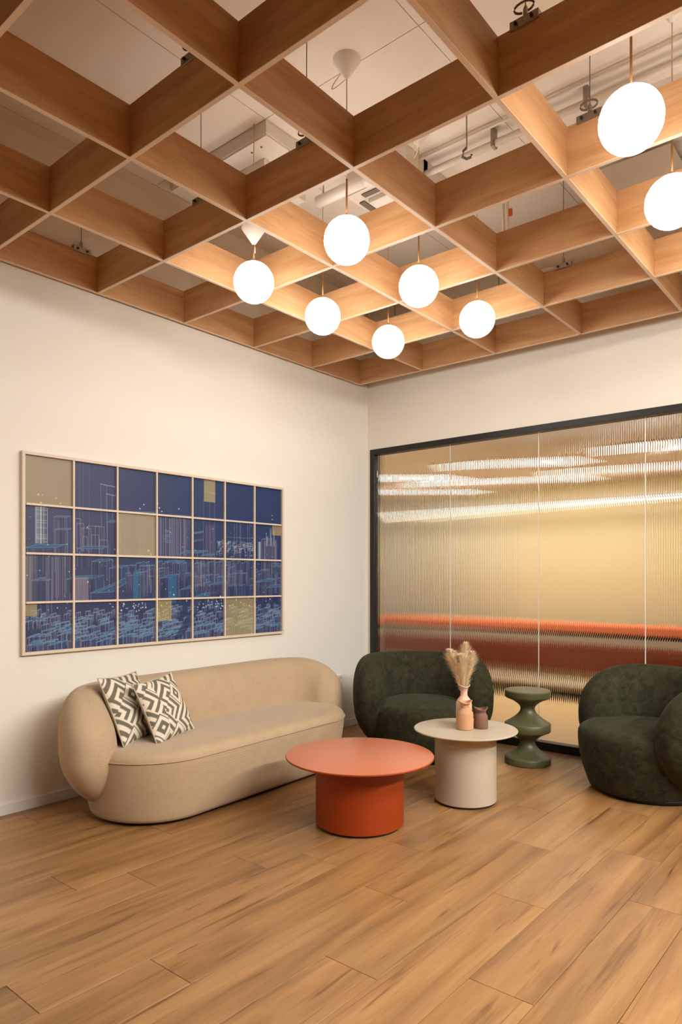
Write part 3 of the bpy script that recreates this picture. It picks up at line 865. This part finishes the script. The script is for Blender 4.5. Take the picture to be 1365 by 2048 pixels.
# outer frame
box('frame_rail', 0.001, dp, 0, AW, 0, bw, 'frame_oak', art, bev=0.0015)
box('frame_rail', 0.001, dp, 0, AW, AH - bw, AH, 'frame_oak', art, bev=0.0015)
box('frame_stile', 0.001, dp, 0, bw, bw, AH - bw, 'frame_oak', art, bev=0.0015)
box('frame_stile', 0.001, dp, AW - bw, AW, bw, AH - bw, 'frame_oak', art, bev=0.0015)
mb = 0.006
for c_ in range(1, NC):
    yy = bw + pw * c_
    box('muntin', 0.001, dp - 0.002, yy - mb, yy + mb, bw, AH - bw, 'frame_oak', art, bev=0.001)
for r_ in range(1, NR):
    zz = bw + ph * r_
    for c_ in range(NC):
        box('muntin', 0.001, dp - 0.003, bw + pw * c_ + mb, bw + pw * (c_ + 1) - mb, zz - mb, zz + mb, 'frame_oak', art)
gi = np.arange(PN)
for r_ in range(NR):
    for c_ in range(NC):
        tile = cv[r_ * PN:(r_ + 1) * PN, c_ * PN:(c_ + 1) * PN]
        n = PN
        Y = bw + pw * c_ + pw * (np.arange(n) / (n - 1)); Z = AH - bw - ph * r_ - ph * (np.arange(n) / (n - 1))
        YY, ZZ = np.meshgrid(Y, Z)
        co = np.stack([np.full(n * n, 0.012), YY.ravel(), ZZ.ravel()], 1).astype(np.float32)
        ii = (np.arange(n - 1)[:, None] * n + np.arange(n - 1)[None, :]).ravel()
        q = np.stack([ii, ii + n, ii + n + 1, ii + 1], 1).astype(np.int32)
        # back side so that the panel has real thickness
        bk = np.array([[0.002, Y[0], Z[0]], [0.002, Y[-1], Z[0]], [0.002, Y[-1], Z[-1]], [0.002, Y[0], Z[-1]]], np.float32)
        nv = n * n
        extra = np.array([[nv, nv + 1, nv + 2, nv + 3]], np.int32)
        co = np.concatenate([co, bk]); q = np.concatenate([q, extra])
        me = bpy.data.meshes.new('print_panel')
        me.vertices.add(len(co)); me.vertices.foreach_set('co', co.ravel())
        me.loops.add(q.size); me.loops.foreach_set('vertex_index', q.ravel())
        me.polygons.add(len(q)); me.polygons.foreach_set('loop_start', np.arange(0, q.size, 4, dtype=np.int32))
        me.update(calc_edges=True); me.validate()
        at_ = me.color_attributes.new('print', 'FLOAT_COLOR', 'POINT')
        cc = np.ones((len(co), 4), np.float32); cc[:nv, :3] = tile.reshape(-1, 3)
        at_.data.foreach_set('color', cc.ravel())
        me.materials.append(M['print'])
        o = bpy.data.objects.new('print_panel', me); col.objects.link(o); o.parent = art

# ------------------------------------------------------------------ upholstered shells
def sellipse(t, e):
    c, s = math.cos(t), math.sin(t)
    return math.copysign(abs(c) ** (2 / e), c), math.copysign(abs(s) ** (2 / e), s)
def u_path(xb, yh, xf, rc, n=140):
    """U-shaped centre line: left arm front -> back -> right arm front"""
    pts = []
    def seg(p, q, m):
        for k in range(m): pts.append((p[0] + (q[0] - p[0]) * k / m, p[1] + (q[1] - p[1]) * k / m))
    seg((xf, -yh), (xb + rc, -yh), 60)
    for k in range(60):
        a = math.pi / 2 * k / 60
        pts.append((xb + rc - rc * math.sin(a), -yh + rc - rc * math.cos(a)))
    seg((xb, -yh + rc), (xb, yh - rc), 120)
    for k in range(60):
        a = math.pi / 2 * k / 60
        pts.append((xb + rc - rc * math.cos(a), yh - rc + rc * math.sin(a)))
    seg((xb + rc, yh), (xf, yh), 60)
    pts.append((xf, yh))
    P = np.array(pts)
    d = np.r_[0, np.cumsum(np.hypot(*np.diff(P, axis=0).T))]
    # denser near both ends
    w = np.linspace(0, 1, n)
    w = 0.5 - 0.5 * np.cos(np.pi * w) if n else w
    w = 0.55 * w + 0.45 * np.linspace(0, 1, n)
    s = w * d[-1]
    return np.stack([np.interp(s, d, P[:, 0]), np.interp(s, d, P[:, 1])], 1), s, d[-1]
def shell(name, mat, parent, xb, yh, xf, rc, a, zc, B, cap, taper, lean=0.02, n=150, m=40, drop=0.0):
    P, s, L = u_path(xb, yh, xf, rc, n)
    v, f = [], []
    for i in range(n):
        t = P[min(i + 1, n - 1)] - P[max(i - 1, 0)]; t = t / np.hypot(*t)
        nx, ny = -t[1], t[0]                     # left-hand normal
        # outward is away from the seat centre
        if nx * (P[i][0] - 0.15) + ny * P[i][1] < 0: nx, ny = -nx, -ny
        e = min(s[i], L - s[i])
        k = 1.0 if e >= cap else max(0.004, (1 - (1 - e / cap) ** 2.25) ** (1 / 2.25))
        cl = cap * 1.12
        kl = 1.0 if e >= cl else max(0.004, (1 - (1 - e / cl) ** 2.0) ** (1 / 2.0))
        ka = 1.0 if e >= cap * 0.36 else max(0.004, (1 - (1 - e / (cap * 0.36)) ** 2.2) ** (1 / 2.2))
        arm = max(0.0, 1 - e / (cap * 2.2))
        zci = zc - drop * arm ** 1.5
        for q in range(m):
            th = 2 * math.pi * q / m
            c_, s_ = sellipse(th, 2.5)
            zz = s_ * B * (k if s_ >= 0 else min(k, kl))
            low = max(0.0, -zz / B)
            off = c_ * a * ka * (1 - 0.25 * low ** 2) - taper * low ** 1.6 + lean * max(0, zz / B)
            v.append((P[i][0] + nx * off, P[i][1] + ny * off, zci + zz))
    # consistent winding is recomputed below
    for i in range(n - 1):
        for q in range(m):
            q2 = (q + 1) % m
            f.append((i * m + q, i * m + q2, (i + 1) * m + q2, (i + 1) * m + q))
    f.append(tuple(reversed(range(m)))); f.append(tuple((n - 1) * m + q for q in range(m)))
    o = mesh_obj(name, v, f, mat, parent, True)
    bm = bmesh.new(); bm.from_mesh(o.data); bmesh.ops.recalc_face_normals(bm, faces=bm.faces[:]); bm.to_mesh(o.data); bm.free()
    return o
def rrect(hx, hy, r, e, n):
    """rounded rectangle outline, evenly sampled"""
    pts = []
    for (sx, sy, a0) in ((1, 1, 0), (-1, 1, 90), (-1, -1, 180), (1, -1, 270)):
        for k in range(n):
            a = math.radians(a0 + 90 * k / (n - 1))
            pts.append((sx * (hx - r) + r * math.cos(a), sy * (hy - r) + r * math.sin(a)))
    return pts
def seat_body(name, mat, parent, hx, hy, r, H, z0, inset, er, dome, x_off=0.0, belly=0.0):
    n = 24
    prof = []
    prof.append((inset + 0.03, z0)); prof.append((inset + 0.008, z0 + 0.006)); prof.append((inset - 0.0, z0 + 0.025))
    for k in range(1, 9):
        t = k / 9
        prof.append((inset * (1 - t) ** 1.3 - belly * math.sin(math.pi * t), z0 + 0.025 + (H - er - z0 - 0.025) * t))
    for k in range(0, 9):
        a = math.pi / 2 * k / 8
        prof.append((er * 1.25 * (1 - math.cos(a)), H - er + er * math.sin(a)))
    for k in range(1, 8):
        prof.append((er * 1.25 + (min(hx, hy, r) * 0.93 - er * 1.25) * k / 7, H + dome * (1 - (1 - k / 7) ** 2)))
    v, f = [], []
    N = 4 * n
    for ins, z in prof:
        rr = max(0.02, r - ins)
        for p in rrect(hx - ins, hy - ins, rr, 2, n):
            v.append((p[0] + x_off, p[1], z))
    m = len(prof)
    for i in range(m - 1):
        for k in range(N):
            k2 = (k + 1) % N
            f.append((i * N + k, i * N + k2, (i + 1) * N + k2, (i + 1) * N + k))
    f.append(tuple(reversed(range(N)))); f.append(tuple((m - 1) * N + k for k in range(N)))
    return mesh_obj(name, v, f, mat, parent, True)

sofa = thing('sofa', 'long beige linen sofa with a curved wraparound back below the city artwork', 'sofa', (0.50, -2.135, 0), math.radians(2.0))
seat_body('seat', 'sofa', sofa, 0.41, 0.97, 0.40, 0.405, 0.018, 0.045, 0.055, 0.012)
shell('backrest', 'sofa', sofa, -0.265, 1.00, 0.13, 0.36, 0.145, 0.387, 0.335, 0.38, 0.09)
seat_body('plinth', 'plinth', sofa, 0.34, 0.90, 0.34, 0.03, 0.0, 0.0, 0.004, 0.0)

wp = [(p[0], p[1], 0.352) for p in rrect(0.4125, 0.9725, 0.4, 2, 24)]
tube('welt', wp + [wp[0]], 0.0035, 'sofa', sofa, 6)
def armchair(loc, rz, label):
    t = thing('armchair', label, 'armchair', loc, rz, 'dark green velvet tub armchairs')
    seat_body('seat', 'velvet', t, 0.43, 0.385, 0.36, 0.405, 0.018, 0.06, 0.065, 0.015, 0.03, 0.01)
    shell('backrest', 'velvet', t, -0.29, 0.40, 0.27, 0.36, 0.12, 0.387, 0.355, 0.44, 0.08)
    seat_body('plinth', 'plinth', t, 0.33, 0.33, 0.30, 0.03, 0.0, 0.0, 0.004, 0.0, 0.03)
    return t
armchair((1.02, -0.66, 0), math.radians(-48), 'dark green velvet tub armchair between the sofa and the olive stool')
armchair((2.66, -0.50, 0), math.radians(-128), 'dark green velvet tub armchair at the right edge of the view')

# ------------------------------------------------------------------ cushions
def key_pattern(n):
    """woven meander: rotated square key motif, returns n x n mask of dark lines"""
    yy, xx = np.mgrid[0:n, 0:n] / n
    a = (xx + yy) * 2.3; b_ = (xx - yy) * 2.3 + 8
    ia, ib = np.floor(a).astype(int), np.floor(b_).astype(int)
    fa, fb = a - ia, b_ - ib
    sel = (ia + 2 * ib) % 4
    sq = np.maximum(np.abs(fa - .5), np.abs(fb - .5))
    d = np.where(sel == 0, sq, np.where(sel == 1, np.minimum(fa, fb), np.where(sel == 2, np.minimum(1 - fa, fb), np.minimum(1 - fa, 1 - fb))))
    ring = np.floor(d * 5.6 + 0.5) % 2
    return ring
def cushion(loc, rot, size, label, pat_shift):
    t = thing('cushion', label, 'cushion', loc, 0, 'patterned cushions on the sofa')
    t.rotation_euler = rot
    n = 110
    g = np.linspace(-1, 1, n)
    A, Bq = np.meshgrid(g, g)
    edge = np.clip((1 - np.abs(A) ** 2.4) * (1 - np.abs(Bq) ** 2.4), 0, 1) ** 0.55
    pinch = 1 - 0.05 * (1 - np.abs(A * Bq))
    hs = size / 2
    X = A * hs * (1 - 0.06 * (1 - Bq ** 2) * 0 - 0.07 * (1 - A ** 2) * 0); 
    X = A * hs * (0.93 + 0.07 * np.abs(Bq) ** 2); Y = Bq * hs * (0.93 + 0.07 * np.abs(A) ** 2)
    Zt = 0.062 * edge + 0.006 * np.sin(A * 5 + 1) * np.sin(Bq * 4) * edge
    pat = np.roll(key_pattern(n), pat_shift, axis=1)
    for nm, sg, mt in (('printed_face', 1, 'cushion_print'), ('plain_back', -1, 'cushion_plain')):
        co = np.stack([X.ravel(), Y.ravel(), (sg * Zt).ravel()], 1).astype(np.float32)
        ii = (np.arange(n - 1)[:, None] * n + np.arange(n - 1)[None, :]).ravel()
        q = np.stack([ii, ii + 1, ii + n + 1, ii + n], 1)
        if sg < 0: q = q[:, ::-1]
        me = bpy.data.meshes.new(nm)
        me.from_pydata(co.tolist(), [], q.tolist())
        if sg > 0:
            ca = me.color_attributes.new('print', 'FLOAT_COLOR', 'POINT')
            cc = np.ones((n * n, 4), np.float32)
            cc[:, :3] = np.where(pat.ravel()[:, None] > 0.5, S((112, 106, 92)), S((224, 212, 192)))
            ca.data.foreach_set('color', cc.ravel())
        me.polygons.foreach_set('use_smooth', [True] * len(me.polygons))
        me.materials.append(M[mt])
        o = bpy.data.objects.new(nm, me); col.objects.link(o); o.parent = t
    rim = [(x, y, 0) for x, y in list(zip(X[0], Y[0])) + list(zip(X[:, -1], Y[:, -1])) + list(zip(X[-1][::-1], Y[-1][::-1])) + list(zip(X[::-1, 0], Y[::-1, 0]))]
    tube('piping', rim[::4] + [rim[0]], 0.004, 'cushion_plain', t, 6)
    return t
def cush_rot(normal, roll):
    zq = Vector(normal).normalized()
    up = Vector((0, 0, 1)); yv_ = (up - zq * up.dot(zq)).normalized(); xv = yv_.cross(zq)
    m_ = Matrix((xv, yv_, zq)).transposed()
    return (m_ @ Matrix.Rotation(roll, 3, 'Z')).to_euler()
cushion((0.46, -2.83, 0.585), cush_rot((0.82, 0.42, 0.42), math.radians(-2)), 0.40, 'grey and cream key-patterned cushion tucked behind against the sofa arm', 0)
cushion((0.58, -2.68, 0.575), cush_rot((0.84, 0.26, 0.40), math.radians(4)), 0.37, 'grey and cream key-patterned cushion leaning in front of the other one', 31)

# ------------------------------------------------------------------ tables
x, y = at_depth(720, 3.732)
t = thing('coffee_table', 'low round terracotta orange coffee table on a drum base', 'coffee table', (x, y, 0))
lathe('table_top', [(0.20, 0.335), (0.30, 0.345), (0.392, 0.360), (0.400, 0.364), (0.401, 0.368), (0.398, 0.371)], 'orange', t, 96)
lathe('top_lit_face', [(0.3975, 0.3711), (0.3975, 0.3722), (0.396, 0.3726)], 'orange_top_lit', t, 96)  # thin disc carrying the painted top-lit tone
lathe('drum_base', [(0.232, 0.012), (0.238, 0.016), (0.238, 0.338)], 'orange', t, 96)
lathe('plinth', [(0.222, 0.0), (0.222, 0.014)], 'plinth', t, 64)
x2, y2 = at_depth(931.5, 4.112)
t = thing('side_table', 'taller round greige side table carrying three vases', 'side table', (x2, y2, 0))
lathe('table_top', [(0.15, 0.400), (0.22, 0.408), (0.297, 0.420), (0.304, 0.424), (0.305, 0.428), (0.302, 0.431)], 'beige', t, 96)
lathe('drum_base', [(0.176, 0.012), (0.181, 0.016), (0.181, 0.405)], 'beige', t, 96)
lathe('plinth', [(0.170, 0.0), (0.170, 0.014)], 'plinth', t, 64)
x3, y3 = at_depth(1056, 4.96)
t = thing('stool', 'olive green turned stool with stacked discs before the glass wall', 'stool', (x3, y3, 0))
def conc(r0, z0, r1, z1, n, flip):
    out = []
    for k in range(1, n):
        s = k / n
        w = (1 - math.cos(s * math.pi / 2)) if not flip else math.sin(s * math.pi / 2)
        out.append((r0 + (r1 - r0) * w, z0 + (z1 - z0) * s))
    return out
R = 0.161
prof = [(R - 0.004, 0.0), (R, 0.004), (R, 0.044), (R - 0.003, 0.048)]
prof += conc(R - 0.003, 0.048, 0.053, 0.150, 10, True) + [(0.053, 0.150)] + conc(0.053, 0.150, R - 0.02, 0.224, 10, False)
prof += [(R - 0.004, 0.230), (R, 0.236), (R, 0.284), (R - 0.003, 0.288)]
prof += conc(R - 0.003, 0.288, 0.050, 0.392, 10, True) + [(0.050, 0.392)] + conc(0.050, 0.392, R - 0.035, 0.462, 10, False)
prof += [(R - 0.012, 0.468), (R - 0.002, 0.476), (R, 0.480), (R, 0.518), (R - 0.004, 0.523)]
lathe('turned_body', prof, 'stool', t, 72)
lathe('seat_disc', [(R - 0.006, 0.5231), (R - 0.006, 0.5242), (R - 0.012, 0.5246)], 'stool', t, 72)

# ------------------------------------------------------------------ vases and pampas
TZ = 0.4312
def vase(name, u, d, prof, mat, label, flare, hollow, warp=None):
    xx, yy = at_depth(u, d)
    t = thing(name, label, 'vase', (xx, yy, TZ), 0, 'clay vases on the side table')
    body = lathe('body', prof, mat, t, 40, warp=warp, capt=False)
    inner = [(r - 0.004, z) for r, z in reversed(prof) if r > 0.012 and z > 0.01]
    lathe('inner_wall', inner, mat, t, 40, warp=warp, capb=False, capt=True)
    rt, zt = prof[-1]
    n = 40
    pts = []
    for k in range(n + 1):
        a = 2 * math.pi * k / n
        p = (( rt - 0.002) * math.cos(a), (rt - 0.002) * math.sin(a), zt)
        pts.append(warp(p, a) if warp else p)
    tube('lip', pts, flare, mat, t, 8)
    return t, xx, yy
fold = TH
def lipwarp(zs, amp, squash, ang):
    """rim folds up and narrows on one side"""
    def w(p, a):
        k = max(0.0, (p[2] - zs)) / 0.03
        k = min(1.0, k)
        dx = math.cos(a - ang)
        s = 1 - squash * k * abs(math.sin(a - ang))
        return (p[0] * (1 + 0.0 * k), p[1] * s if False else p[1], p[2] + amp * k * (dx ** 2 - 0.5))
    return w
tall = [(0.043, 0.0), (0.047, 0.004), (0.048, 0.06), (0.048, 0.125), (0.046, 0.140), (0.038, 0.158), (0.026, 0.172), (0.021, 0.182), (0.0205, 0.205), (0.024, 0.224), (0.034, 0.236), (0.036, 0.240)]
tv, vx, vy = vase('vase', 928.5, 4.202, tall, 'pink_clay', 'tall pale pink clay bottle vase holding dried pampas grass', 0.0035, True, lipwarp(0.21, 0.012, 0.3, 0.9))
short = [(0.046, 0.0), (0.050, 0.004), (0.050, 0.03), (0.0495, 0.088), (0.046, 0.102), (0.034, 0.116), (0.025, 0.126), (0.0245, 0.140), (0.034, 0.154), (0.042, 0.163)]
vase('vase', 930.5, 4.09, short, 'orange_clay', 'apricot clay vase with a curled lip in front of the tall one', 0.003, True, lipwarp(0.14, 0.016, 0.3, 0.69))
dark = [(0.040, 0.0), (0.0425, 0.004), (0.041, 0.05), (0.040, 0.072), (0.034, 0.084), (0.029, 0.092), (0.030, 0.100), (0.038, 0.112), (0.041, 0.118)]
vase('vase', 962.5, 4.115, dark, 'brown_clay', 'small dark brown clay vase, shortest of the three', 0.003, True, lipwarp(0.09, 0.014, 0.3, 0.69))
pam = thing('pampas_grass', 'bunch of dried beige pampas grass plumes in the tall vase', 'dried grass', (vx, vy, TZ + 0.06))
rp = random.Random(5)
right = Vector((CS, SN, 0)); fwd = Vector((-SN, CS, 0))
for k, (lx, hz, fy) in enumerate(((-0.078, 0.385, 0.0), (-0.045, 0.37, 0.03), (-0.02, 0.36, -0.03), (0.012, 0.425, 0.01), (0.05, 0.37, 0.02))):
    tip = right * lx + fwd * fy + Vector((0, 0, hz))
    ctrl = Vector((0, 0, hz * 0.5)) + right * lx * 0.18
    P_ = lambda s: ctrl * (2 * s * (1 - s)) + tip * (s * s)
    pts = [P_(s) for s in np.linspace(0, 0.95, 12)]
    tube('stem', pts, 0.0016, 'pampas', pam, 5)
    v, f = [], []
    for q in range(1500):
        s = 0.36 + 0.64 * rp.random() ** 0.8
        p = P_(s); dirv = (P_(min(1, s + .02)) - P_(s - .02)).normalized()
        an = rp.uniform(0, 2 * math.pi)
        side = (right * math.cos(an) + fwd * math.sin(an)).normalized()
        L = 0.075 * (1.15 - 0.75 * abs(s - 0.7) / 0.3) * rp.uniform(0.6, 1.1)
        L = max(L, 0.02)
        e1 = p + dirv * L * 0.7 + side * L * 0.42
        e2 = p + dirv * L * 1.15 + side * L * 0.85 + Vector((0, 0, -0.012))
        w = dirv.cross(side).normalized() * 0.0010
        b0 = len(v)
        v += [p - w, p + w, e1 + w, e1 - w, e2]
        f += [(b0, b0 + 1, b0 + 2, b0 + 3), (b0 + 3, b0 + 2, b0 + 4)]
    pl = mesh_obj('plume', v, f, 'pampas', pam); pl['kind'] = 'stuff'

# ------------------------------------------------------------------ wall socket
t = thing('wall_socket', 'white double wall socket low on the wall by the sofa end', 'socket', (0.0, -0.42, 0.40))
box('face_plate', 0.0005, 0.010, -0.04, 0.04, -0.075, 0.075, 'white_plastic', t, bev=0.003)
for z in (-0.036, 0.036):
    s_ = lathe('socket_ring', [(0.026, 0.0), (0.026, 0.008), (0.022, 0.010), (0.020, 0.003)], 'white_metal', t, 24)
    s_.location = (0.010, 0, z); s_.rotation_euler = (0, math.pi / 2, 0)
